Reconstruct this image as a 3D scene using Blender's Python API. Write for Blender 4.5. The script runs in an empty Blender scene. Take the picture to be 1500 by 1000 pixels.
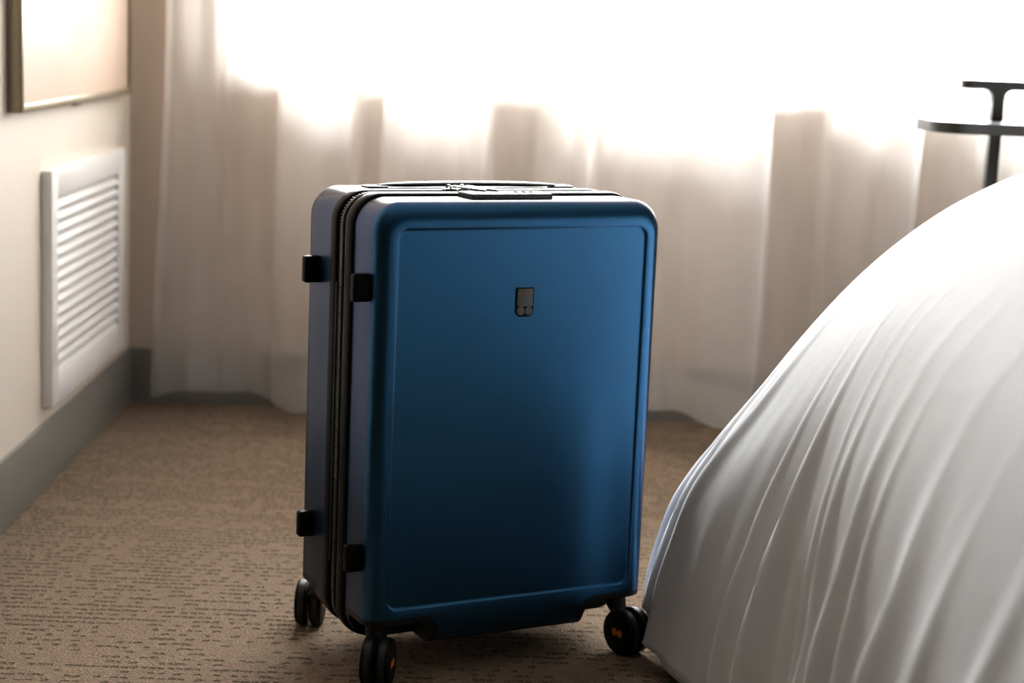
import bpy, bmesh, math, random
from mathutils import Vector, Matrix, noise

random.seed(7)
scene = bpy.context.scene
COL = scene.collection
PI = math.pi

# ------------------------------------------------------------------ camera, light, exposure
CAM_H = 0.8687
PITCH, YAW, ROLL = math.radians(9.816), math.radians(1.116), math.radians(2.468)
cam_data = bpy.data.cameras.new('camera')
cam = bpy.data.objects.new('camera', cam_data)
COL.objects.link(cam)
cam_data.sensor_width = 36.0
cam_data.lens = 2598.85 / 1500 * 36.0
cam_data.clip_start = 0.05
fw = Vector((math.sin(YAW) * math.cos(PITCH), math.cos(YAW) * math.cos(PITCH), -math.sin(PITCH)))
rt = Vector((math.cos(YAW), -math.sin(YAW), 0))
up = rt.cross(fw)
rt2 = rt * math.cos(ROLL) + up * math.sin(ROLL)
up2 = -rt * math.sin(ROLL) + up * math.cos(ROLL)
cam.matrix_world = Matrix(((rt2.x, up2.x, -fw.x, 0), (rt2.y, up2.y, -fw.y, 0), (rt2.z, up2.z, -fw.z, CAM_H), (0, 0, 0, 1)))
cam_data.dof.use_dof = True
cam_data.dof.focus_distance = 2.38
cam_data.dof.aperture_fstop = 3.5
scene.camera = cam

world = bpy.data.worlds.new('bright_hazy_sky')
scene.world = world
world.use_nodes = True
bg = world.node_tree.nodes['Background']
bg.inputs['Color'].default_value = (1.0, 0.985, 0.98, 1)
bg.inputs['Strength'].default_value = 43.0

vs = scene.view_settings
vs.view_transform = 'Standard'
vs.look = 'None'
vs.gamma = 1.0
vs.use_curve_mapping = False
vs.exposure = 0.0

WL, WB, WR, WF, ZC = -0.80, 4.02, 3.6, -4.6, 2.6   # room: left, back, right, front wall, ceiling
WIN_X0, WIN_X1, WIN_Z0, WIN_Z1 = -0.60, 1.55, 0.745, 1.95

portal = bpy.data.lights.new('window_portal', 'AREA')
portal.shape = 'RECTANGLE'
portal.size, portal.size_y = WIN_X1 - WIN_X0, WIN_Z1 - WIN_Z0
portal.cycles.is_portal = True
po = bpy.data.objects.new('window_portal', portal)
COL.objects.link(po)
po.location = ((WIN_X0 + WIN_X1) / 2, WB + 0.16, (WIN_Z0 + WIN_Z1) / 2)
po.rotation_euler = (-PI / 2, 0, 0)

# ------------------------------------------------------------------ helpers
def mat(name, color=(0.8, 0.8, 0.8), rough=0.5, metal=0.0, spec=0.5, bump=None, vary=None, coat=0.0, coat_rough=0.2):
    """procedural principled material; bump=(scale, strength, distance); vary=(scale, amount)"""
    m = bpy.data.materials.new(name)
    m.use_nodes = True
    nt = m.node_tree
    b = nt.nodes['Principled BSDF']
    b.inputs['Base Color'].default_value = (*color, 1)
    b.inputs['Roughness'].default_value = rough
    b.inputs['Metallic'].default_value = metal
    b.inputs['Specular IOR Level'].default_value = spec
    b.inputs['Coat Weight'].default_value = coat
    b.inputs['Coat Roughness'].default_value = coat_rough
    tc = nt.nodes.new('ShaderNodeTexCoord')
    if vary:
        n = nt.nodes.new('ShaderNodeTexNoise')
        n.inputs['Scale'].default_value = vary[0]
        n.inputs['Detail'].default_value = 4
        nt.links.new(tc.outputs['Object'], n.inputs['Vector'])
        r = nt.nodes.new('ShaderNodeMix')
        r.data_type = 'RGBA'
        r.inputs['A'].default_value = (*[c * (1 - vary[1]) for c in color], 1)
        r.inputs['B'].default_value = (*[min(1, c * (1 + vary[1])) for c in color], 1)
        nt.links.new(n.outputs['Fac'], r.inputs['Factor'])
        nt.links.new(r.outputs['Result'], b.inputs['Base Color'])
    if bump:
        n = nt.nodes.new('ShaderNodeTexNoise')
        n.inputs['Scale'].default_value = bump[0]
        n.inputs['Detail'].default_value = 3
        nt.links.new(tc.outputs['Object'], n.inputs['Vector'])
        bp = nt.nodes.new('ShaderNodeBump')
        bp.inputs['Strength'].default_value = bump[1]
        bp.inputs['Distance'].default_value = bump[2]
        nt.links.new(n.outputs['Fac'], bp.inputs['Height'])
        nt.links.new(bp.outputs['Normal'], b.inputs['Normal'])
    return m

def link(name, me, m=None, parent=None, smooth=None):
    o = bpy.data.objects.new(name, me)
    COL.objects.link(o)
    if m:
        me.materials.append(m)
    if parent:
        o.parent = parent
    if smooth is not None:
        for p in me.polygons:
            p.use_smooth = True
        me.set_sharp_from_angle(angle=math.radians(smooth))
    return o

def from_bm(name, bm, m=None, parent=None, smooth=None):
    bmesh.ops.recalc_face_normals(bm, faces=bm.faces)
    me = bpy.data.meshes.new(name)
    bm.to_mesh(me)
    bm.free()
    return link(name, me, m, parent, smooth)

def tag(o, label, cat, group=None):
    o['label'] = label
    o['category'] = cat
    if group:
        o['group'] = group
    return o

def struct(o):
    o['kind'] = 'structure'
    return o

def empty(name, loc=(0, 0, 0), rz=0):
    o = bpy.data.objects.new(name, None)
    COL.objects.link(o)
    o.location = loc
    o.rotation_euler = (0, 0, rz)
    o.empty_display_size = 0.05
    return o

def add_box(bm, x0, x1, y0, y1, z0, z1, bev=0.0, seg=2):
    vs_ = [bm.verts.new((x, y, z)) for z in (z0, z1) for y in (y0, y1) for x in (x0, x1)]
    fs = [(0, 2, 3, 1), (4, 5, 7, 6), (0, 1, 5, 4), (2, 6, 7, 3), (0, 4, 6, 2), (1, 3, 7, 5)]
    faces = [bm.faces.new([vs_[i] for i in f]) for f in fs]
    if bev > 0:
        edges = list({e for f in faces for e in f.edges})
        bmesh.ops.bevel(bm, geom=edges, offset=bev, segments=seg, profile=0.5, affect='EDGES')

def box(name, x0, x1, y0, y1, z0, z1, m, parent=None, bev=0.0, seg=2):
    bm = bmesh.new()
    add_box(bm, x0, x1, y0, y1, z0, z1, bev, seg)
    return from_bm(name, bm, m, parent, 35 if bev else None)

def loft(bm, rings, cap0=True, cap1=True, closed=False):
    rows = [[bm.verts.new(p) for p in r] for r in rings]
    n = len(rows[0])
    pairs = list(zip(rows[:-1], rows[1:]))
    if closed:
        pairs.append((rows[-1], rows[0]))
    for a, b in pairs:
        for i in range(n):
            j = (i + 1) % n
            bm.faces.new((a[i], a[j], b[j], b[i]))
    if not closed:
        if cap0:
            bm.faces.new(rows[0][::-1])
        if cap1:
            bm.faces.new(rows[-1])

def rrect(hw, z0, z1, r, n=10):
    """rounded rectangle outline, list of (a, z), counter-clockwise"""
    r = max(r, 0.0005)
    pts = []
    for cx, cz, a0 in ((hw - r, z1 - r, 0), (-hw + r, z1 - r, PI / 2), (-hw + r, z0 + r, PI), (hw - r, z0 + r, 1.5 * PI)):
        for k in range(n + 1):
            t = a0 + PI / 2 * k / n
            pts.append((cx + r * math.cos(t), cz + r * math.sin(t)))
    return pts

def disc(bm, r, y0, y1, seg=32, bev=0.0, prof=None):
    """solid of revolution about local y, from y0 to y1"""
    prof = prof or [(r - bev, y0), (r, y0 + bev), (r, y1 - bev), (r - bev, y1)]
    rings = [[(q * math.cos(2 * PI * k / seg), y, q * math.sin(2 * PI * k / seg)) for k in range(seg)] for q, y in prof]
    loft(bm, rings)

def interp(x, pts):
    if x <= pts[0][0]:
        return pts[0][1]
    for (a, va), (b, vb) in zip(pts[:-1], pts[1:]):
        if x <= b:
            t = (x - a) / (b - a)
            t = t * t * (3 - 2 * t)
            return va + (vb - va) * t
    return pts[-1][1]

def lerp(x, pts):
    if x <= pts[0][0]:
        return pts[0][1]
    for (a, va), (b, vb) in zip(pts[:-1], pts[1:]):
        if x <= b:
            return va + (vb - va) * (x - a) / (b - a)
    return pts[-1][1]

def sstep(a, b, x):
    t = min(1, max(0, (x - a) / (b - a)))
    return t * t * (3 - 2 * t)

# ------------------------------------------------------------------ materials
M_wall = mat('cream_wall_paint', (0.77, 0.68, 0.58), 0.55, bump=(260, 0.15, 0.002))
M_ceil = mat('ceiling_paint', (0.42, 0.40, 0.37), 0.8)
M_base = mat('grey_rubber_base', (0.22, 0.21, 0.185), 0.4)
M_wall_shade = mat('shaded_wall_paint', (0.54, 0.44, 0.355), 0.6, bump=(260, 0.15, 0.002))  # back wall's lack of direct daylight put into a darker wall colour
M_vent = mat('white_enamel', (0.90, 0.875, 0.85), 0.4)
M_duct = mat('dark_duct', (0.25, 0.23, 0.21), 0.8)
M_pframe = mat('bronze_metal_frame', (0.30, 0.25, 0.17), 0.35, metal=0.6)
M_winframe = mat('white_window_frame', (0.8, 0.8, 0.8), 0.4)
M_blue = mat('matte_blue_metallic_polycarbonate', (0.0010, 0.080, 0.200), 0.33, metal=0.97, spec=0.5, bump=(900, 0.05, 0.0005), vary=(14, 0.05), coat=0.7, coat_rough=0.34)
M_blue.node_tree.nodes['Principled BSDF'].inputs['Specular Tint'].default_value = (0.06, 0.11, 0.05, 1)
M_absorb = mat('dark_light_absorber', (0.06, 0.04, 0.028), 0.5, vary=(5, 0.3))  # invented dark finish for out-of-view surfaces, chosen to cut bounce light
M_black = mat('black_rubber', (0.006, 0.006, 0.006), 0.36, spec=0.05)
M_tape = mat('black_zipper_tape', (0.004, 0.004, 0.004), 0.9, spec=0.1)
M_house = mat('charcoal_plastic', (0.012, 0.012, 0.013), 0.5, spec=0.25)
M_wheel = mat('black_wheel_plastic', (0.003, 0.003, 0.003), 0.5, spec=0.15)
M_tread = mat('dark_grey_tread', (0.02, 0.02, 0.02), 0.45, spec=0.4)
M_orange = mat('orange_print', (0.85, 0.20, 0.03), 0.5)
M_plate = mat('gunmetal_plate', (0.075, 0.085, 0.085), 0.5)
M_chrome = mat('dark_nickel', (0.35, 0.35, 0.35), 0.25, metal=1.0)
M_lock = mat('charcoal_lock_plastic', (0.035, 0.04, 0.04), 0.4)
M_stand = mat('black_powder_coat', (0.02, 0.018, 0.016), 0.35)
M_matt = mat('mattress_ticking', (0.8, 0.8, 0.8), 0.8)
M_bedbase = mat('dark_bed_base', (0.05, 0.045, 0.04), 0.8)
M_duvet = mat('white_cotton_duvet', (0.84, 0.865, 0.915), 0.75, spec=0.25, bump=(55, 0.12, 0.004))

def glass_mat():
    m = bpy.data.materials.new('window_glass')
    m.use_nodes = True
    nt = m.node_tree
    nt.nodes.remove(nt.nodes['Principled BSDF'])
    out = nt.nodes['Material Output']
    t = nt.nodes.new('ShaderNodeBsdfTransparent')
    t.inputs['Color'].default_value = (0.97, 0.98, 0.97, 1)
    g = nt.nodes.new('ShaderNodeBsdfGlossy')
    g.inputs['Roughness'].default_value = 0.02
    fr = nt.nodes.new('ShaderNodeFresnel')
    fr.inputs['IOR'].default_value = 1.45
    mx = nt.nodes.new('ShaderNodeMixShader')
    nt.links.new(fr.outputs['Fac'], mx.inputs['Fac'])
    nt.links.new(t.outputs[0], mx.inputs[1])
    nt.links.new(g.outputs[0], mx.inputs[2])
    nt.links.new(mx.outputs[0], out.inputs['Surface'])
    return m

def sheer_mat():
    m = bpy.data.materials.new('white_sheer_voile')
    m.use_nodes = True
    nt = m.node_tree
    nt.nodes.remove(nt.nodes['Principled BSDF'])
    out = nt.nodes['Material Output']
    tc = nt.nodes.new('ShaderNodeTexCoord')
    mp = nt.nodes.new('ShaderNodeMapping')
    mp.inputs['Scale'].default_value = (9, 9, 0.5)
    n = nt.nodes.new('ShaderNodeTexNoise')
    n.inputs['Scale'].default_value = 1.0
    nt.links.new(tc.outputs['Object'], mp.inputs['Vector'])
    nt.links.new(mp.outputs[0], n.inputs['Vector'])
    mr = nt.nodes.new('ShaderNodeMapRange')
    mr.inputs['To Min'].default_value = 0.42
    mr.inputs['To Max'].default_value = 0.54
    nt.links.new(n.outputs['Fac'], mr.inputs['Value'])
    t = nt.nodes.new('ShaderNodeBsdfTransparent')
    d = nt.nodes.new('ShaderNodeBsdfDiffuse')
    d.inputs['Color'].default_value = (0.84, 0.83, 0.82, 1)
    tl = nt.nodes.new('ShaderNodeBsdfTranslucent')
    tl.inputs['Color'].default_value = (0.92, 0.89, 0.87, 1)
    a = nt.nodes.new('ShaderNodeMixShader')
    a.inputs['Fac'].default_value = 0.68
    nt.links.new(d.outputs[0], a.inputs[1])
    nt.links.new(tl.outputs[0], a.inputs[2])
    mx = nt.nodes.new('ShaderNodeMixShader')
    nt.links.new(mr.outputs[0], mx.inputs['Fac'])
    nt.links.new(t.outputs[0], mx.inputs[1])
    nt.links.new(a.outputs[0], mx.inputs[2])
    nt.links.new(mx.outputs[0], out.inputs['Surface'])
    return m

def carpet_mat():
    m = bpy.data.materials.new('brown_loop_carpet')
    m.use_nodes = True
    nt = m.node_tree
    L = nt.links.new
    b = nt.nodes['Principled BSDF']
    b.inputs['Roughness'].default_value = 0.95
    b.inputs['Specular IOR Level'].default_value = 0.1
    tc = nt.nodes.new('ShaderNodeTexCoord')
    def math_(op, a, c=None, d=None):
        n = nt.nodes.new('ShaderNodeMath')
        n.operation = op
        for i, v in enumerate((a, c, d)):
            if v is None:
                continue
            if isinstance(v, (int, float)):
                n.inputs[i].default_value = v
            else:
                L(v, n.inputs[i])
        return n.outputs[0]
    warp = nt.nodes.new('ShaderNodeTexNoise')
    warp.inputs['Scale'].default_value = 45
    L(tc.outputs['Object'], warp.inputs['Vector'])
    sx = nt.nodes.new('ShaderNodeSeparateXYZ')
    L(tc.outputs['Object'], sx.inputs[0])
    yv = math_('ADD', sx.outputs['Y'], math_('MULTIPLY', warp.outputs['Fac'], 0.012))
    rowf = math_('DIVIDE', yv, 0.0195)
    row = math_('FLOOR', rowf)
    fr = math_('FRACT', rowf)
    wn0 = nt.nodes.new('ShaderNodeTexWhiteNoise')
    wn0.noise_dimensions = '1D'
    L(row, wn0.inputs['W'])
    colf = math_('ADD', math_('DIVIDE', sx.outputs['X'], 0.0125), math_('MULTIPLY', wn0.outputs['Value'], 9.0))
    colf = math_('ADD', colf, math_('MULTIPLY', warp.outputs['Fac'], 1.6))
    ci = math_('FLOOR', colf)
    cf = math_('FRACT', colf)
    cmb = nt.nodes.new('ShaderNodeCombineXYZ')
    L(ci, cmb.inputs[0]); L(row, cmb.inputs[1])
    rag = nt.nodes.new('ShaderNodeTexNoise')
    rag.inputs['Scale'].default_value = 190
    rag.inputs['Detail'].default_value = 2
    L(tc.outputs['Object'], rag.inputs['Vector'])
    wn = nt.nodes.new('ShaderNodeTexWhiteNoise')
    wn.noise_dimensions = '2D'
    L(cmb.outputs[0], wn.inputs['Vector'])
    big = nt.nodes.new('ShaderNodeTexNoise')
    big.inputs['Scale'].default_value = 7
    big.inputs['Detail'].default_value = 2
    L(tc.outputs['Object'], big.inputs['Vector'])
    rowon = math_('MULTIPLY', wn0.outputs['Value'], 0.35)
    present = math_('GREATER_THAN', math_('ADD', math_('ADD', math_('MULTIPLY', big.outputs['Fac'], 0.9), rowon), math_('MULTIPLY', wn.outputs['Value'], 0.60)), 0.86)
    def band(v, c, w, soft):
        n = nt.nodes.new('ShaderNodeMapRange')
        n.interpolation_type = 'SMOOTHSTEP'
        L(math_('ABSOLUTE', math_('SUBTRACT', v, c)), n.inputs['Value'])
        n.inputs['From Min'].default_value = w
        n.inputs['From Max'].default_value = w + soft
        n.inputs['To Min'].default_value = 1
        n.inputs['To Max'].default_value = 0
        return n.outputs[0]
    dash = math_('MULTIPLY', present, math_('MULTIPLY', band(math_('ADD', fr, math_('MULTIPLY', math_('SUBTRACT', rag.outputs['Fac'], 0.5), 0.55)), 0.5, 0.08, 0.16), band(math_('ADD', cf, math_('MULTIPLY', math_('SUBTRACT', rag.outputs['Fac'], 0.5), 0.5)), 0.5, 0.26, 0.2)))
    pile = nt.nodes.new('ShaderNodeTexVoronoi')
    pile.inputs['Scale'].default_value = 260
    L(tc.outputs['Object'], pile.inputs['Vector'])
    fine = nt.nodes.new('ShaderNodeTexNoise')
    fine.inputs['Scale'].default_value = 300
    fine.inputs['Detail'].default_value = 3
    L(tc.outputs['Object'], fine.inputs['Vector'])
    h = math_('ADD', math_('MULTIPLY', dash, -1.0), math_('ADD', math_('MULTIPLY', pile.outputs['Distance'], -0.35), math_('MULTIPLY', fine.outputs['Fac'], 0.35)))
    bp = nt.nodes.new('ShaderNodeBump')
    bp.inputs['Strength'].default_value = 0.9
    bp.inputs['Distance'].default_value = 0.006
    L(h, bp.inputs['Height'])
    L(bp.outputs['Normal'], b.inputs['Normal'])
    mid = nt.nodes.new('ShaderNodeTexNoise')
    mid.inputs['Scale'].default_value = 70
    mid.inputs['Detail'].default_value = 5
    L(tc.outputs['Object'], mid.inputs['Vector'])
    c1 = nt.nodes.new('ShaderNodeMix'); c1.data_type = 'RGBA'
    c1.inputs['A'].default_value = (0.085, 0.062, 0.045, 1)
    c1.inputs['B'].default_value = (0.42, 0.305, 0.21, 1)
    grain = math_('ADD', math_('MULTIPLY', mid.outputs['Fac'], 0.45), math_('MULTIPLY', math_('SUBTRACT', fine.outputs['Fac'], 0.25), 1.1))
    cl = nt.nodes.new('ShaderNodeClamp')
    L(grain, cl.inputs[0])
    L(cl.outputs[0], c1.inputs['Factor'])
    c2 = nt.nodes.new('ShaderNodeMix'); c2.data_type = 'RGBA'
    c2.inputs['B'].default_value = (0.055, 0.04, 0.028, 1)
    L(c1.outputs['Result'], c2.inputs['A'])
    L(math_('MULTIPLY', dash, math_('MULTIPLY', mid.outputs['Fac'], 1.1)), c2.inputs['Factor'])
    L(c2.outputs['Result'], b.inputs['Base Color'])
    return m

def art_mat():
    """pale blush print, turning paler towards its near upper part"""
    m = bpy.data.materials.new('blush_abstract_print')
    m.use_nodes = True
    nt = m.node_tree
    L = nt.links.new
    b = nt.nodes['Principled BSDF']
    b.inputs['Roughness'].default_value = 0.6
    b.inputs['Specular IOR Level'].default_value = 0.2
    tc = nt.nodes.new('ShaderNodeTexCoord')
    s = nt.nodes.new('ShaderNodeSeparateXYZ')
    L(tc.outputs['Object'], s.inputs[0])
    def rng(v, a, c):
        n = nt.nodes.new('ShaderNodeMapRange')
        n.interpolation_type = 'SMOOTHSTEP'
        n.inputs['From Min'].default_value = a
        n.inputs['From Max'].default_value = c
        L(v, n.inputs['Value'])
        return n.outputs[0]
    mu = nt.nodes.new('ShaderNodeMath'); mu.operation = 'MULTIPLY'
    L(rng(s.outputs['Y'], 3.42, 3.30), mu.inputs[0])
    L(rng(s.outputs['Z'], 0.78, 0.83), mu.inputs[1])
    n = nt.nodes.new('ShaderNodeTexNoise'); n.inputs['Scale'].default_value = 3
    L(tc.outputs['Object'], n.inputs['Vector'])
    c0 = nt.nodes.new('ShaderNodeMix'); c0.data_type = 'RGBA'
    c0.inputs['A'].default_value = (0.53, 0.385, 0.29, 1)
    c0.inputs['B'].default_value = (0.57, 0.44, 0.345, 1)
    L(n.outputs['Fac'], c0.inputs['Factor'])
    c1 = nt.nodes.new('ShaderNodeMix'); c1.data_type = 'RGBA'
    c1.inputs['B'].default_value = (0.60, 0.50, 0.40, 1)
    L(c0.outputs['Result'], c1.inputs['A'])
    L(mu.outputs[0], c1.inputs['Factor'])
    L(c1.outputs['Result'], b.inputs['Base Color'])
    return m

M_glass, M_sheer, M_carpet, M_art = glass_mat(), sheer_mat(), carpet_mat(), art_mat()

# ------------------------------------------------------------------ room shell
struct(box('floor', WL, WR, WF, WB, -0.06, 0.0, M_carpet))
struct(box('ceiling', WL, WR, WF, WB, ZC, ZC + 0.1, M_ceil))
struct(box('wall_left', WL - 0.12, WL, WF, WB, -0.06, ZC + 0.1, M_wall))
struct(box('bounce_blocker', WL, WL + 0.03, -1.4, 2.15, 0.0, 2.2, M_absorb, bev=0.004))  # added out-of-view dark panel on the left wall, soaks up fill light
struct(box('wall_right', WR, WR + 0.12, WF, WB, -0.06, ZC + 0.1, M_absorb))
struct(box('wall_front', WL - 0.12, WR + 0.12, WF - 0.12, WF, -0.06, ZC + 0.1, M_absorb))
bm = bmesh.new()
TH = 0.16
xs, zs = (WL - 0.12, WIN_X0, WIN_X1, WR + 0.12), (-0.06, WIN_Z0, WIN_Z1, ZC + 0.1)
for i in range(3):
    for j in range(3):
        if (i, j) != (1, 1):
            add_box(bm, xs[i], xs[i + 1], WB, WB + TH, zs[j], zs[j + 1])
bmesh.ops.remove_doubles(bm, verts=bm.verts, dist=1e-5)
struct(from_bm('wall_back', bm, M_wall_shade))
struct(box('baseboard_left', WL, WL + 0.009, 2.15, WB - 0.009, 0.0, 0.124, M_base, bev=0.003))
struct(box('baseboard_back', WL, WR, WB - 0.009, WB, 0.0, 0.124, M_base, bev=0.003))

win = empty('window_1', (WIN_X0, WB + 0.1, WIN_Z0))
struct(win)
def wpart(name, x0, x1, y0, y1, z0, z1, m, bev=0.004):
    o = box(name, x0 - WIN_X0, x1 - WIN_X0, y0, y1, z0 - WIN_Z0, z1 - WIN_Z0, m, win, bev)
    return o
wpart('window_frame', WIN_X0, WIN_X0 + 0.05, -0.025, 0.025, WIN_Z0, WIN_Z1, M_winframe)
wpart('window_frame', WIN_X1 - 0.05, WIN_X1, -0.025, 0.025, WIN_Z0, WIN_Z1, M_winframe)
wpart('window_frame', WIN_X0 + 0.05, WIN_X1 - 0.05, -0.025, 0.025, WIN_Z0, WIN_Z0 + 0.045, M_winframe)
wpart('window_frame', WIN_X0 + 0.05, WIN_X1 - 0.05, -0.025, 0.025, WIN_Z1 - 0.05, WIN_Z1, M_winframe)
wpart('pane', WIN_X0 + 0.05, WIN_X1 - 0.05, -0.003, 0.003, WIN_Z0 + 0.045, WIN_Z1 - 0.05, M_glass, 0)

# ------------------------------------------------------------------ sheer curtain
def px2x(p):
    return -0.588 + (p - 330) * 0.001534
PLEAT = [(246, 0.06), (262, 0.12), (300, 0.11), (326, 0.05), (334, 0.03), (411, 0.03), (418, 0.10), (470, 0.16), (524, 0.17), (534, 0.035),
         (562, 0.035), (570, 0.15), (610, 0.22), (680, 0.28), (713, 0.33), (726, 0.05), (780, 0.05), (830, 0.22), (858, 0.30), (880, 0.20), (985, 0.20),
         (1060, 0.26), (1106, 0.31), (1122, 0.035), (1203, 0.03), (1211, 0.15), (1270, 0.22), (1318, 0.30), (1334, 0.05),
         (1390, 0.06), (1410, 0.16), (1480, 0.22), (1540, 0.26), (1560, 0.05), (1640, 0.05), (1660, 0.16), (1760, 0.24), (1780, 0.05),
         (1860, 0.05), (1880, 0.17), (1990, 0.25), (2010, 0.05), (2100, 0.05), (2120, 0.16), (2230, 0.22), (2300, 0.08)]
def curtain_y(px, z):
    g = interp(px, PLEAT)
    k = 0.82 + 0.18 * math.sin(z * 2.1 + px * 0.013)
    low = sstep(0.5, 0.05, z)
    g = g * (k * (1 - 0.35 * low)) + 0.035 * low
    g += 0.004 * math.sin(px * 0.13 + 2 * math.sin(z * 1.7))
    g += 0.012 * noise.noise((px * 0.012, z * 2.2, 3.1))
    return WB - 0.012 - max(0.012, g)
def curtain(name, p0, p1, label):
    NX, NZ = 560, 70
    vs_, fs = [], []
    for j in range(NZ + 1):
        t = j / NZ
        for i in range(NX + 1):
            px = p0 + (p1 - p0) * i / NX
            hem = 0.034 + 0.012 * math.sin(px * 0.021 + 1.1) + 0.005 * math.sin(px * 0.07)
            hem += 0.026 * math.exp(-((px - 1010) / 90) ** 2) - 0.012 * math.exp(-((px - 450) / 30) ** 2)
            z = hem + (2.38 - hem) * t ** 1.25
            x = px2x(px) - 0.022 * (1 - sstep(0, 0.9, z)) * math.exp(-((px - p0) / 60) ** 2)
            vs_.append((x, curtain_y(px, z), z))
    for j in range(NZ):
        for i in range(NX):
            a = j * (NX + 1) + i
            fs.append((a, a + 1, a + NX + 2, a + NX + 1))
    me = bpy.data.meshes.new(name)
    me.from_pydata(vs_, [], fs)
    root = link(name, me, M_sheer, None, 180)
    # doubled side hem and bottom hem bands
    def band(nm, sel):
        bvs, bfs, mp = [], [], {}
        for f in fs:
            if all(sel(k) for k in f):
                q = []
                for k in f:
                    if k not in mp:
                        mp[k] = len(bvs)
                        x, y, z = vs_[k]
                        bvs.append((x, y - 0.003, z))
                    q.append(mp[k])
                bfs.append(q)
        m2 = bpy.data.meshes.new(nm)
        m2.from_pydata(bvs, [], bfs)
        link(nm, m2, M_sheer, root, 180)
    band('side_hem', lambda k: (k % (NX + 1)) <= 4)
    band('bottom_hem', lambda k: k // (NX + 1) <= 5)
    return tag(root, label, 'curtain')
curtain('sheer_curtain', 250, 2280, 'white sheer curtain hanging in deep folds across the bright window')
rod = empty('curtain_track', (px2x(238) + 1.5, WB - 0.1, 2.38))
rod_bar = box('rail', -1.54, 1.66, -0.02, 0.02, 0.0, 0.03, M_winframe, rod, 0.004)
for k in range(5):
    box('bracket', -1.4 + 0.7 * k, -1.37 + 0.7 * k, 0.02, 0.1, 0.005, 0.03, M_winframe, rod)
tag(rod, 'white curtain track above the sheer curtain', 'curtain track')

# ------------------------------------------------------------------ left wall: vent grille and picture
vent = empty('vent_grille', (WL, 3.217, 0.153))
VW, VH, VT = 0.655, 0.437, 0.020          # along +y, up z, out +x
def vbox(name, y0, y1, z0, z1, x0, x1, m, bev=0.002):
    return box(name, x0, x1, y0, y1, z0, z1, m, vent, bev)
FB = 0.055
vbox('frame', 0, 0.048, 0, VH, 0, VT, M_vent)
vbox('frame', VW - 0.06, VW, 0, VH, 0, VT, M_vent)
vbox('frame', 0.048, VW - 0.06, 0, FB, 0, VT, M_vent)
vbox('frame', 0.048, VW - 0.06, VH - FB + 0.005, VH, 0, VT, M_vent)
vbox('backing', 0.03, VW - 0.03, 0.03, VH - 0.03, 0.0, 0.0015, M_duct, 0)
NS = 15
z0, z1 = FB, VH - FB + 0.005
pitch = (z1 - z0) / NS
slat_me = None
for k in range(NS):
    if slat_me is None:
        bm = bmesh.new()
        prof = [(0.002, pitch * 0.80), (0.0185, pitch * 0.16), (0.0185, 0.0), (0.0165, 0.0), (0.002, pitch * 0.68)]
        rings = [[(x, y, z) for x, z in prof] for y in (0.048, VW - 0.06)]
        loft(bm, rings)
        o = from_bm('slat', bm, M_vent, vent)
        slat_me = o.data
    else:
        o = bpy.data.objects.new('slat', slat_me)
        COL.objects.link(o)
        o.parent = vent
    o.location = (0, 0, z0 + pitch * k)
tag(vent, 'white louvred wall vent grille below the framed picture', 'vent')

pic = empty('framed_picture', (0, 0, 0))
PY0, PY1, PZ0, PZ1, PX = 2.99, 3.905, 0.705, 1.75, WL
box('frame_side', PX, PX + 0.026, PY0, PY0 + 0.014, PZ0, PZ1, M_pframe, pic, 0.0015)
box('frame_side', PX, PX + 0.026, PY1 - 0.014, PY1, PZ0, PZ1, M_pframe, pic, 0.0015)
box('frame_rail', PX, PX + 0.026, PY0 + 0.014, PY1 - 0.014, PZ0, PZ0 + 0.014, M_pframe, pic, 0.0015)
box('frame_rail', PX, PX + 0.026, PY0 + 0.014, PY1 - 0.014, PZ1 - 0.014, PZ1, M_pframe, pic, 0.0015)
box('print', PX + 0.004, PX + 0.019, PY0 + 0.012, PY1 - 0.012, PZ0 + 0.012, PZ1 - 0.012, M_art, pic)
box('security_tab', PX, PX + 0.008, 3.46, 3.50, PZ0 - 0.008, PZ0, M_pframe, pic, 0.001)
tag(pic, 'large blush print in thin bronze frame on the left wall', 'picture')

# ------------------------------------------------------------------ suitcase (local: x right along the front, y back, z up)
SYAW = math.radians(26.581)
suit = empty('suitcase', (0.0603, 2.3521, 0), SYAW)
tag(suit, 'matte blue hard-shell suitcase standing upright on spinner wheels on the carpet', 'suitcase')
HW, ZB, ZT, RC = 0.2149, 0.047, 0.6505, 0.040
DEPTH = 0.262
def ring(d, il, it, ib, r):
    return [(a, d, z) for a, z in rrect(HW - il, ZB + ib, ZT - it, r)]
def obj_bool(target_bm, cutters, op, name):
    """boolean target against cutter bmeshes; returns a new mesh"""
    def mk(b, n):
        bmesh.ops.recalc_face_normals(b, faces=b.faces)
        me = bpy.data.meshes.new(n)
        b.to_mesh(me)
        o = bpy.data.objects.new(n, me)
        COL.objects.link(o)
        return o
    t = mk(target_bm, 'tmp_t')
    cs = []
    for k, (b, o_) in enumerate(zip(cutters, op)):
        c = mk(b, 'tmp_c')
        cs.append(c)
        md = t.modifiers.new('b%d' % k, 'BOOLEAN')
        md.operation = o_
        md.solver = 'EXACT'
        md.object = c
    dg = bpy.context.evaluated_depsgraph_get()
    dg.update()
    me = bpy.data.meshes.new_from_object(t.evaluated_get(dg))
    me.name = name
    for o in cs + [t]:
        d_ = o.data
        bpy.data.objects.remove(o)
        bpy.data.meshes.remove(d_)
    return me

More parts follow.
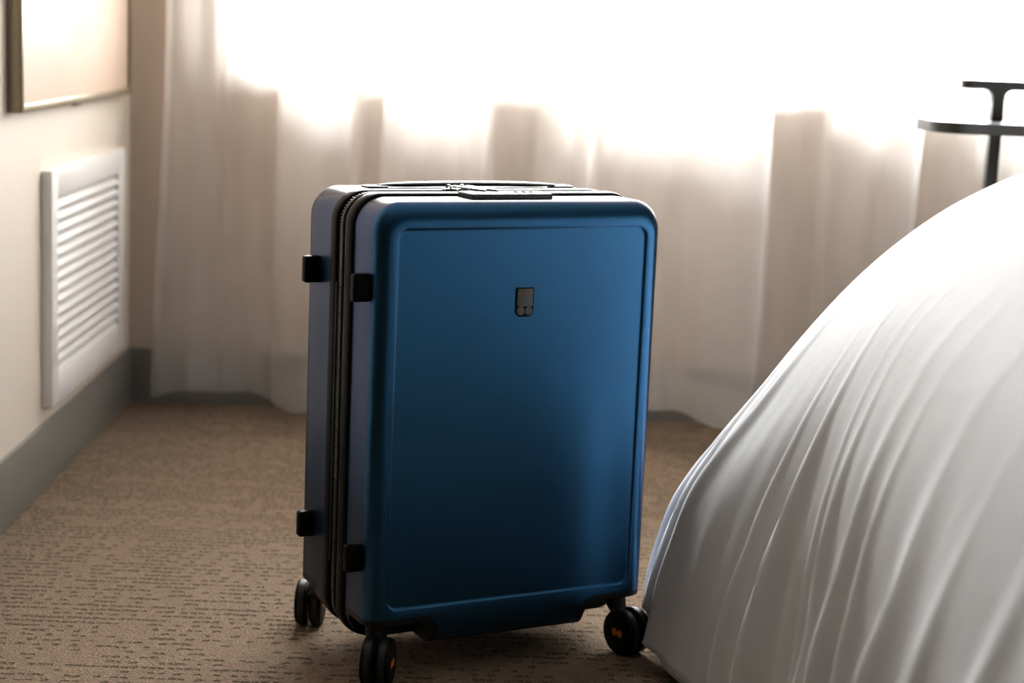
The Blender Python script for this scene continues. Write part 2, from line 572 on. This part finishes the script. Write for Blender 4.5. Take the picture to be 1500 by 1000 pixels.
FR_END, RE_START = 0.084, 0.158
def front_shell_bm():
    bm = bmesh.new()
    rings = [ring(FR_END, 0, 0, 0, RC)]
    rings.append(ring(0.05, 0.0002, 0.0003, 0.0003, RC))
    N = 10
    FD, FL_, FT, FBt = 0.024, 0.0225, 0.029, 0.040
    for k in range(N + 1):
        t = PI / 2 * k / N
        d = FD * (1 - math.sin(t)) + 0.0
        q = 1 - math.cos(t)
        rings.append(ring(d, FL_ * q, FT * q, FBt * q, RC - 0.016 * q))
    rings.append(ring(0, 0.0262, 0.0330, 0.0555, 0.018))
    rings.append(ring(0.0004, 0.0272, 0.0340, 0.0565, 0.0165))
    rings.append(ring(0.0024, 0.0288, 0.0356, 0.0581, 0.0150))
    rings.append(ring(0.0030, 0.0300, 0.0368, 0.0593, 0.0140))
    rings.append(ring(0.0030, 0.0320, 0.0388, 0.0613, 0.0125))
    loft(bm, rings)
    return bm
def rear_shell_bm():
    bm = bmesh.new()
    rings = [ring(RE_START, 0, 0, 0, RC), ring(RE_START + 0.03, 0, 0, 0, RC)]
    N = 8
    FD, FL_ = 0.026, 0.026
    for k in range(N + 1):
        t = PI / 2 * k / N
        q = 1 - math.cos(t)
        rings.append(ring(DEPTH - FD * (1 - math.sin(t)), FL_ * q, FL_ * q, FL_ * q, RC - 0.012 * q))
    rings.append(ring(DEPTH, 0.034, 0.034, 0.034, 0.02))
    loft(bm, rings)
    return bm
NA, NH = 0.118, 0.0835       # inner edge of the corner notch, its ceiling height
def notch_bm(sx, front, grow):
    """rounded block cutting one lower corner for the caster housing"""
    bm = bmesh.new()
    a0, a1 = NA - 0.0 - grow, 0.30
    zt, r = NH + grow, 0.020 + grow * 0.5
    pts = [(a1, -0.05), (a1, zt)]
    for k in range(9):
        t = PI / 2 + PI / 2 * k / 8
        pts.append((a0 + r + r * math.cos(t), zt - r + r * math.sin(t)))
    pts.append((a0, -0.05))
    if front:
        d0, d1 = -0.1, 0.066 + grow
    else:
        d0, d1 = DEPTH - 0.066 - grow, DEPTH + 0.1
    rings = [[(sx * a, d, z) for a, z in pts] for d in (d0, d1)]
    loft(bm, rings)
    return bm
G = 0.0085
for nm, fn, fr_ in (('front_shell', front_shell_bm, True), ('rear_shell', rear_shell_bm, False)):
    me = obj_bool(fn(), [notch_bm(-1, fr_, G), notch_bm(1, fr_, G)], ['DIFFERENCE'] * 2, nm)
    sh = link(nm, me, M_blue, suit, 28)
    sh['label'] = 'matte blue ' + nm.replace('_', ' ')
    for sx in (-1, 1):
        me = obj_bool(fn(), [notch_bm(sx, fr_, G), notch_bm(sx, fr_, 0)], ['INTERSECT', 'DIFFERENCE'], 'caster_housing')
        link('caster_housing', me, M_house, suit, 28)

# zipper band: rear bead, zipper trough with teeth, front bead
def bead(name, d0, d1, out, m, inner=-0.008, seg=8):
    bm = bmesh.new()
    rings = []
    prof = [(d0, inner)]
    for k in range(seg + 1):
        t = PI * k / seg
        prof.append(((d0 + d1) / 2 - (d1 - d0) / 2 * math.cos(t), out * math.sin(t) ** 0.7))
    prof.append((d1, inner))
    for d, o in prof:
        rings.append([(a, d, z) for a, z in rrect(HW + o, ZB - o, ZT + o, RC + o, 14)])
    loft(bm, rings, closed=True)
    return from_bm(name, bm, m, suit, 60)
bead('rubber_piping', 0.080, 0.108, 0.0045, M_black)
bead('rubber_piping', 0.138, 0.162, 0.0030, M_black)
bead('zipper_tape', 0.106, 0.140, -0.0015, M_tape, -0.010)
bead('zipper_coil', 0.1195, 0.1265, 0.0005, M_lock, -0.006)
bm = bmesh.new()
out = rrect(HW + 0.0008, ZB, ZT + 0.0008, RC, 14)
acc, last = 0, None
for (a0, z0_), (a1, z1_) in zip(out, out[1:] + out[:1]):
    L_ = math.hypot(a1 - a0, z1_ - z0_)
    n = max(1, int(L_ / 0.0032))
    for k in range(n):
        t = (k + 0.5) / n
        a, z = a0 + (a1 - a0) * t, z0_ + (z1_ - z0_) * t
        if z < 0.1:
            continue
        add_box(bm, a - 0.0008, a + 0.0008, 0.1185, 0.1275, z - 0.0008, z + 0.0008)
teeth = from_bm('zipper_teeth', bm, M_lock, suit)
teeth['kind'] = 'stuff'
# thin hinge strip on the left side of the band
bm = bmesh.new()
add_box(bm, -HW - 0.0035, -HW + 0.002, 0.1300, 0.1345, 0.140, 0.530, 0.0012)
from_bm('hinge_strip', bm, M_house, suit, 40)
# side feet
for d in (0.0225, 0.200):
    for z in (0.156, 0.519):
        box('side_foot', -HW - 0.0225, -HW + 0.004, d, d + 0.015, z, z + 0.037, M_black, suit, 0.0035, 3)
# top carry handle on the rear shell
bm = bmesh.new()
NHD = 24
rings = []
for k in range(NHD + 1):
    t = -1 + 2 * k / NHD
    a = 0.012 + 0.142 * t
    e = max(0.0, 1 - abs(t) ** 6)
    zc = ZT + 0.0030 + 0.0022 * (1 - t * t)
    hd, hz = 0.004 + 0.012 * e, 0.0012 + 0.0026 * e
    rings.append([(a, 0.205 + hd * math.cos(2 * PI * j / 12), zc + hz * math.sin(2 * PI * j / 12)) for j in range(12)])
loft(bm, rings)
hd = from_bm('carry_handle', bm, M_black, suit, 60)
for a in (-0.135, 0.16):
    box('handle_mount', a - 0.016, a + 0.016, 0.192, 0.218, ZT - 0.004, ZT + 0.0028, M_lock, suit, 0.002)
# combination lock recessed on the front shell's top, with zipper pullers
lock = box('combination_lock', -0.066, 0.056, 0.036, 0.082, ZT - 0.004, ZT + 0.0068, M_lock, suit, 0.002, 3)
for k in range(3):
    bm = bmesh.new()
    disc(bm, 0.0055, -0.0025, 0.0025, 20, 0.0006)
    o = from_bm('dial', bm, M_black, lock, 40)
    o.rotation_euler = (0, 0, PI / 2)
    o.location = (0.012 + 0.0115 * k, 0.061, ZT + 0.0030)
for k, (a, ang) in enumerate(((-0.060, -0.55), (-0.040, -0.42))):
    s = box('zipper_slider', -0.008, 0.008, -0.006, 0.006, 0, 0.006, M_chrome, suit, 0.002)
    s.location = (a, 0.123, ZT + 0.0005)
    bm = bmesh.new()
    N = 10
    rings = []
    for q in range(N + 1):
        t = PI * q / N
        c = Vector((0, 0.007 * math.cos(t), 0.005 + 0.005 * math.sin(t)))
        rad = Vector((0, math.cos(t), math.sin(t)))
        rings.append([tuple(c + rad * 0.0016 * math.cos(2 * PI * j / 8) + Vector((0.0016 * math.sin(2 * PI * j / 8), 0, 0))) for j in range(8)])
    loft(bm, rings)
    from_bm('slider_bridge', bm, M_chrome, s, 60)
    p = box('puller', -0.0045, 0.0045, -0.052, 0.0, 0.0, 0.0026, M_chrome, suit, 0.0011)
    p.location = (a + 0.004, 0.118, ZT + 0.0085)
    p.rotation_euler = (math.radians(2), 0, 0.55)

# front badge
bz, bx_ = 0.5155, 0.0015
def badge_outline(hw, z0, z1, rt_, rb, n=8):
    pts = []
    for cx, cz, r, a0 in ((hw - rt_, z1 - rt_, rt_, 0), (-hw + rt_, z1 - rt_, rt_, PI / 2), (-hw + rb, z0 + rb, rb, PI), (hw - rb, z0 + rb, rb, 1.5 * PI)):
        for k in range(n + 1):
            t = a0 + PI / 2 * k / n
            pts.append((cx + r * math.cos(t), cz + r * math.sin(t)))
    return pts
bm = bmesh.new()
o1 = badge_outline(0.0138, -0.0200, 0.0198, 0.002, 0.0085)
o2 = badge_outline(0.0132, -0.0194, 0.0192, 0.0016, 0.008)
loft(bm, [[(a, 0.002, z) for a, z in o1], [(a, -0.0008, z) for a, z in o1], [(a, -0.0014, z) for a, z in o2]])
bp_ = from_bm('badge_base', bm, M_wheel, suit, 40)
bp_.location = (bx_, 0.0030, bz)
box('badge_plate', -0.0116, 0.0116, -0.0024, -0.001, -0.0055, 0.0182, M_plate, bp_, 0.0004)
for sx in (-1, 1):
    bm = bmesh.new()
    disc(bm, 0.0057, -0.0024, -0.001, 28, 0.0003)
    o = from_bm('badge_dot', bm, M_plate, bp_, 40)
    o.location = (0.0060 * sx, 0, -0.0118)
    box('badge_link', sx * 0.006 - 0.0024, sx * 0.006 + 0.0024, -0.0023, -0.001, -0.0085, -0.0050, M_plate, bp_)
cu = bpy.data.curves.new('lettering', 'FONT')
cu.body = 'LEVEL8'
cu.size = 0.0038
cu.space_character = 1.5
cu.align_x = 'CENTER'
cu.extrude = 0.00015
tmp = bpy.data.objects.new('tmp', cu)
COL.objects.link(tmp)
dg = bpy.context.evaluated_depsgraph_get()
dg.update()
tme = bpy.data.meshes.new_from_object(tmp.evaluated_get(dg))
bpy.data.objects.remove(tmp)
xs_ = [v.co.x for v in tme.vertices]
zs2 = [v.co.y for v in tme.vertices]
kx, ky = 0.0192 / (max(xs_) - min(xs_)), 0.0026 / (max(zs2) - min(zs2))
mx_ = (max(xs_) + min(xs_)) / 2
for v in tme.vertices:
    v.co.x = (v.co.x - mx_) * kx
    v.co.y *= ky
lt = link('lettering', tme, M_orange, bp_)
lt.location = (0.0, -0.00258, 0.0112)
lt.rotation_euler = (PI / 2, 0, 0)
lt['label'] = 'orange LEVEL8 lettering'

# spinner casters
def caster(a, d, wa, wd, face):
    """a,d: swivel post; wa,wd: twin-wheel centre; face: local direction (deg) of the wheel axle"""
    WRD = 0.0328
    bm = bmesh.new()
    rings = []
    for z, r, t in ((NH + 0.004, 0.0165, 0), (NH - 0.008, 0.0155, 0), (0.062, 0.0145, 0.15), (0.046, 0.0125, 0.7), (0.034, 0.0095, 1.0)):
        cx, cy = a + (wa - a) * t, d + (wd - d) * t
        rings.append([(cx + r * math.cos(2 * PI * k / 24), cy + r * math.sin(2 * PI * k / 24), z) for k in range(24)])
    loft(bm, rings)
    root = from_bm('caster_fork', bm, M_house, suit, 50)
    axle = math.radians(face) + PI / 2
    for s in (-1, 1):
        bm = bmesh.new()
        y0 = 0.0022 if s > 0 else -0.0022
        y1 = 0.020 * s
        prof = [(0.012, y0), (WRD - 0.003, y0), (WRD, y0 + 0.003 * s), (WRD, y1 - 0.004 * s), (WRD - 0.0015, y1 - 0.0012 * s), (WRD - 0.005, y1)]
        disc(bm, WRD, 0, 0, 40, prof=prof)
        w = from_bm('wheel', bm, M_wheel, root, 40)
        w.location = (wa, wd, WRD)
        w.rotation_euler = (0, 0, axle)
        bm = bmesh.new()
        disc(bm, WRD, 0, 0, 40, prof=[(WRD - 0.002, y0 + 0.0025 * s), (WRD + 0.0006, y0 + 0.004 * s), (WRD + 0.0006, y1 - 0.006 * s), (WRD - 0.002, y1 - 0.0045 * s)])
        tr = from_bm('tread', bm, M_tread, root, 40)
        tr.location = w.location
        tr.rotation_euler = w.rotation_euler
        bm = bmesh.new()
        for q in (-1, 1):
            for zz in (0,):
                segs = 20
                c = [(q * 0.0056 + 0.0054 * math.cos(2 * PI * k / segs), y1, 0.0056 * math.sin(2 * PI * k / segs)) for k in range(segs)]
                lo = [bm.verts.new((x, y1 - 0.0002 * s, z)) for x, _, z in c]
                hi = [bm.verts.new((x, y1 + 0.0003 * s, z)) for x, _, z in c]
                for k in range(segs):
                    bm.faces.new((lo[k], lo[(k + 1) % segs], hi[(k + 1) % segs], hi[k]))
                bm.faces.new(hi)
                bm.faces.new(lo[::-1])
        mk = from_bm('hub_emblem', bm, M_orange, root)
        mk.location = w.location
        mk.rotation_euler = w.rotation_euler
        mk['label'] = 'small orange emblem'
caster(0.188, 0.036, 0.191, 0.000, 190)
caster(-0.186, 0.036, -0.194, 0.008, -35)
caster(0.186, DEPTH - 0.034, 0.186, DEPTH - 0.012, 160)
caster(-0.186, DEPTH - 0.034, -0.188, DEPTH + 0.014, 150)

# ------------------------------------------------------------------ bed under a white duvet
bed = empty('bed', (0.75, 0.4, 0))
box('bed_base', 0.0, 1.95, 0.0, 1.85, 0.0, 0.30, M_bedbase, bed, 0.01)
box('mattress', -0.03, 1.98, -0.03, 1.88, 0.30, 0.60, M_matt, bed, 0.05, 4)
tag(bed, 'bed hidden beneath the draped white duvet', 'bed')

XF, YC, RB = 0.264, 2.66, 0.30          # outer foot-end line (hem), outer far line, plan corner radius
Y_NEAR = 0.15
# outward offset from the outer line against height: flared corner, plainer hang along the foot end
CORNER = [(0.035, 0.0), (0.10, -0.006), (0.21, -0.030), (0.324, -0.075), (0.39, -0.110), (0.55, -0.205), (0.625, -0.265), (0.69, -0.335), (0.735, -0.41), (0.757, -0.48), (0.767, -0.56), (0.772, -0.75)]
PLAIN = [(0.035, -0.095), (0.20, -0.112), (0.40, -0.145), (0.55, -0.195), (0.64, -0.26), (0.705, -0.34), (0.743, -0.43), (0.764, -0.56), (0.772, -0.75)]
def cubic(x, pts):
    """smooth (Hermite, finite-difference tangents) interpolation through the points"""
    if x <= pts[0][0]:
        return pts[0][1]
    if x >= pts[-1][0]:
        return pts[-1][1]
    k = max(i for i in range(len(pts) - 1) if pts[i][0] <= x)
    def tan(i):
        if i == 0 or i == len(pts) - 1:
            j = min(max(i, 1), len(pts) - 1)
            return (pts[j][1] - pts[j - 1][1]) / (pts[j][0] - pts[j - 1][0])
        h0, h1 = pts[i][0] - pts[i - 1][0], pts[i + 1][0] - pts[i][0]
        d0, d1 = (pts[i][1] - pts[i - 1][1]) / h0, (pts[i + 1][1] - pts[i][1]) / h1
        return 0 if d0 * d1 <= 0 else 3 * (h0 + h1) / ((2 * h1 + h0) / d0 + (h1 + 2 * h0) / d1)
    (x0, y0), (x1, y1) = pts[k], pts[k + 1]
    h = x1 - x0
    t = (x - x0) / h
    return (2 * t ** 3 - 3 * t * t + 1) * y0 + (t ** 3 - 2 * t * t + t) * h * tan(k) + (3 * t * t - 2 * t ** 3) * y1 + (t ** 3 - t * t) * h * tan(k + 1)
RI, INSET = 0.06, 0.75                  # inner plan corner radius at the flat of the top
def contour(u, LEN1, ARC, inset, r):
    """plan point of a rounded corner inset from the outer line"""
    xf, yc = XF + inset, YC - inset
    if u < 0:
        y = Y_NEAR + u + LEN1
        shift = (YC - RB) - (yc - r)
        k = max(0.0, (y - 1.25) / (YC - RB - 1.25))
        return Vector((xf, y - shift * k * k, 0))
    if u < ARC:
        a = u / RB
        return Vector((xf + r - r * math.cos(a), yc - r + r * math.sin(a), 0))
    return Vector((xf + r + (u - ARC), yc, 0))
def duvet():
    LEN1 = YC - RB - Y_NEAR
    ARC = RB * PI / 2
    LEN2 = 1.6
    total = LEN1 + ARC + LEN2
    # v: arc-length parameter down the profile, from inside the top to the hem
    zs_ = [0.035 + 0.0155 * k for k in range(38)]
    zz = zs_[-1]
    while zz < 0.7715:
        zz += max(0.0006, 0.09 * (0.7735 - zz))
        zs_.append(min(zz, 0.772))
    NU = 900
    rows = []
    ridges = [(-1.75, 0.05, 0.035), (-1.5, 0.05, 0.03), (-1.28, 0.04, 0.03), (-1.08, 0.03, 0.028), (-0.93, 0.024, 0.016), (-0.79, 0.03, 0.030), (-0.64, 0.016, 0.018), (-0.57, 0.022, 0.030),
              (-0.45, 0.012, 0.020), (-0.40, 0.010, 0.014), (-0.30, 0.014, 0.030), (-0.215, 0.008, 0.012),
              (-0.015, 0.014, 0.022), (0.055, 0.011, 0.016), (0.11, 0.016, 0.018), (0.20, 0.02, 0.02), (0.30, 0.03, 0.025), (0.42, 0.03, 0.025), (0.6, 0.04, 0.03)]
    for z in zs_:
        row = []
        oc, opl = cubic(z, CORNER), cubic(z, PLAIN)
        for i in range(NU + 1):
            # denser sampling near the corner
            t = i / NU
            s = total * t
            u = s - LEN1                       # 0 at the start of the corner arc
            base = contour(u, LEN1, ARC, 0, RB)
            inn = contour(u, LEN1, ARC, INSET, RI)
            nrm = (base - inn) / INSET
            w = sstep(-0.36, 0.0, u) * (1 - sstep(ARC * 0.7, ARC + 0.25, u))
            off = oc * w + opl * (1 - w)
            # soften the plan corner of the top
            amp = sstep(0.54, 0.18, z) * 0.96 + 0.04 * sstep(0.72, 0.50, z)
            f = 0
            for (c, wd, h) in ridges:
                cc = c + 0.05 * (0.5 - z) * math.sin(c * 17)
                x = (u - cc) / (wd * (0.75 + 0.5 * sstep(0.6, 0.1, z)))
                f += h * (math.exp(-abs(x) ** 1.6) - 0.25 * math.exp(-(x * 0.5) ** 2))
            f += 0.011 * sstep(0.37, 0.27, z) * math.exp(-((u - 0.125) / 0.05) ** 2)
            f += 0.022 * noise.noise((u * 4.2, z * 3.1, 11.3)) * sstep(-0.2, -0.5, u)
            f += 0.010 * noise.noise((u * 9, z * 5, 1.7)) + 0.005 * noise.noise((u * 24, z * 9, 6.2))
            off += f * amp
            dz = 0.010 * noise.noise((base.x * 3 + off * 4, base.y * 4, 8.0)) * sstep(-0.2, -0.5, off)
            if z < 0.0351:
                dz += 0.012 + 0.03 * sstep(-0.05, -0.5, u) + 0.018 * math.sin(u * 7)
            p = base + nrm * off
            row.append((p.x, p.y, z + dz))
        rows.append(row)
    vs_ = [p for r in rows for p in r]
    n = NU + 1
    fs = [(j * n + i, j * n + i + 1, (j + 1) * n + i + 1, (j + 1) * n + i) for j in range(len(rows) - 1) for i in range(NU)]
    # flat middle of the top
    me = bpy.data.meshes.new('duvet')
    last = len(rows) - 1
    far = len(vs_)
    vs_ += [(3.0 - 0.25, YC - 0.6, 0.77), (3.0 - 0.25, Y_NEAR, 0.77)]
    tops = [last * n + i for i in range(n)]
    fs.append(tuple(tops + [far, far + 1]))
    me.from_pydata(vs_, [], fs)
    o = link('duvet', me, M_duvet, None, 180)
    sol = o.modifiers.new('thickness', 'SOLIDIFY')
    sol.thickness = 0.008
    sol.offset = -1
    return o
dv = duvet()
tag(dv, 'rumpled white cotton duvet draped over the bed to the carpet', 'duvet')

# ------------------------------------------------------------------ black metal stand beyond the bed
st = empty('metal_stand', (1.18, 3.3, 0))
def slab(name, x0, x1, y0, y1, z0, z1, r, m):
    bm = bmesh.new()
    pts = []
    for cx, cy, a0 in ((x1 - r, y1 - r, 0), (x0 + r, y1 - r, PI / 2), (x0 + r, y0 + r, PI), (x1 - r, y0 + r, 1.5 * PI)):
        for k in range(9):
            t = a0 + PI / 2 * k / 8
            pts.append((cx + r * math.cos(t), cy + r * math.sin(t)))
    loft(bm, [[(x, y, z0) for x, y in pts], [(x, y, z1) for x, y in pts]])
    return from_bm(name, bm, m, st, 40)
slab('tray', -0.35, 0.41, -0.02, 0.20, 0.722, 0.743, 0.07, M_stand)
slab('top_bar', -0.268, 0.33, 0.13, 0.19, 0.803, 0.820, 0.02, M_stand)
for s in (-1, 1):
    bm = bmesh.new()
    # post flaring into the top bar
    prof = [(0.740, 0.0115), (0.780, 0.0110), (0.793, 0.0125), (0.799, 0.0165), (0.8035, 0.026)]
    rings = [[(0.03 + s * 0.222 + h * q, 0.16 + e, z) for q, e in ((-1, -0.011), (1, -0.011), (1, 0.011), (-1, 0.011))] for z, h in prof]
    loft(bm, rings)
    from_bm('post', bm, M_stand, st)
    box('leg', 0.03 + s * 0.222 - 0.0115, 0.03 + s * 0.222 + 0.0115, 0.149, 0.171, 0.02, 0.723, M_stand, st, 0.001)
    box('foot', 0.03 + s * 0.222 - 0.013, 0.03 + s * 0.222 + 0.013, -0.02, 0.22, 0.0, 0.02, M_stand, st, 0.002)
tag(st, 'black metal stand with flat tray behind the bed by the curtain', 'stand')
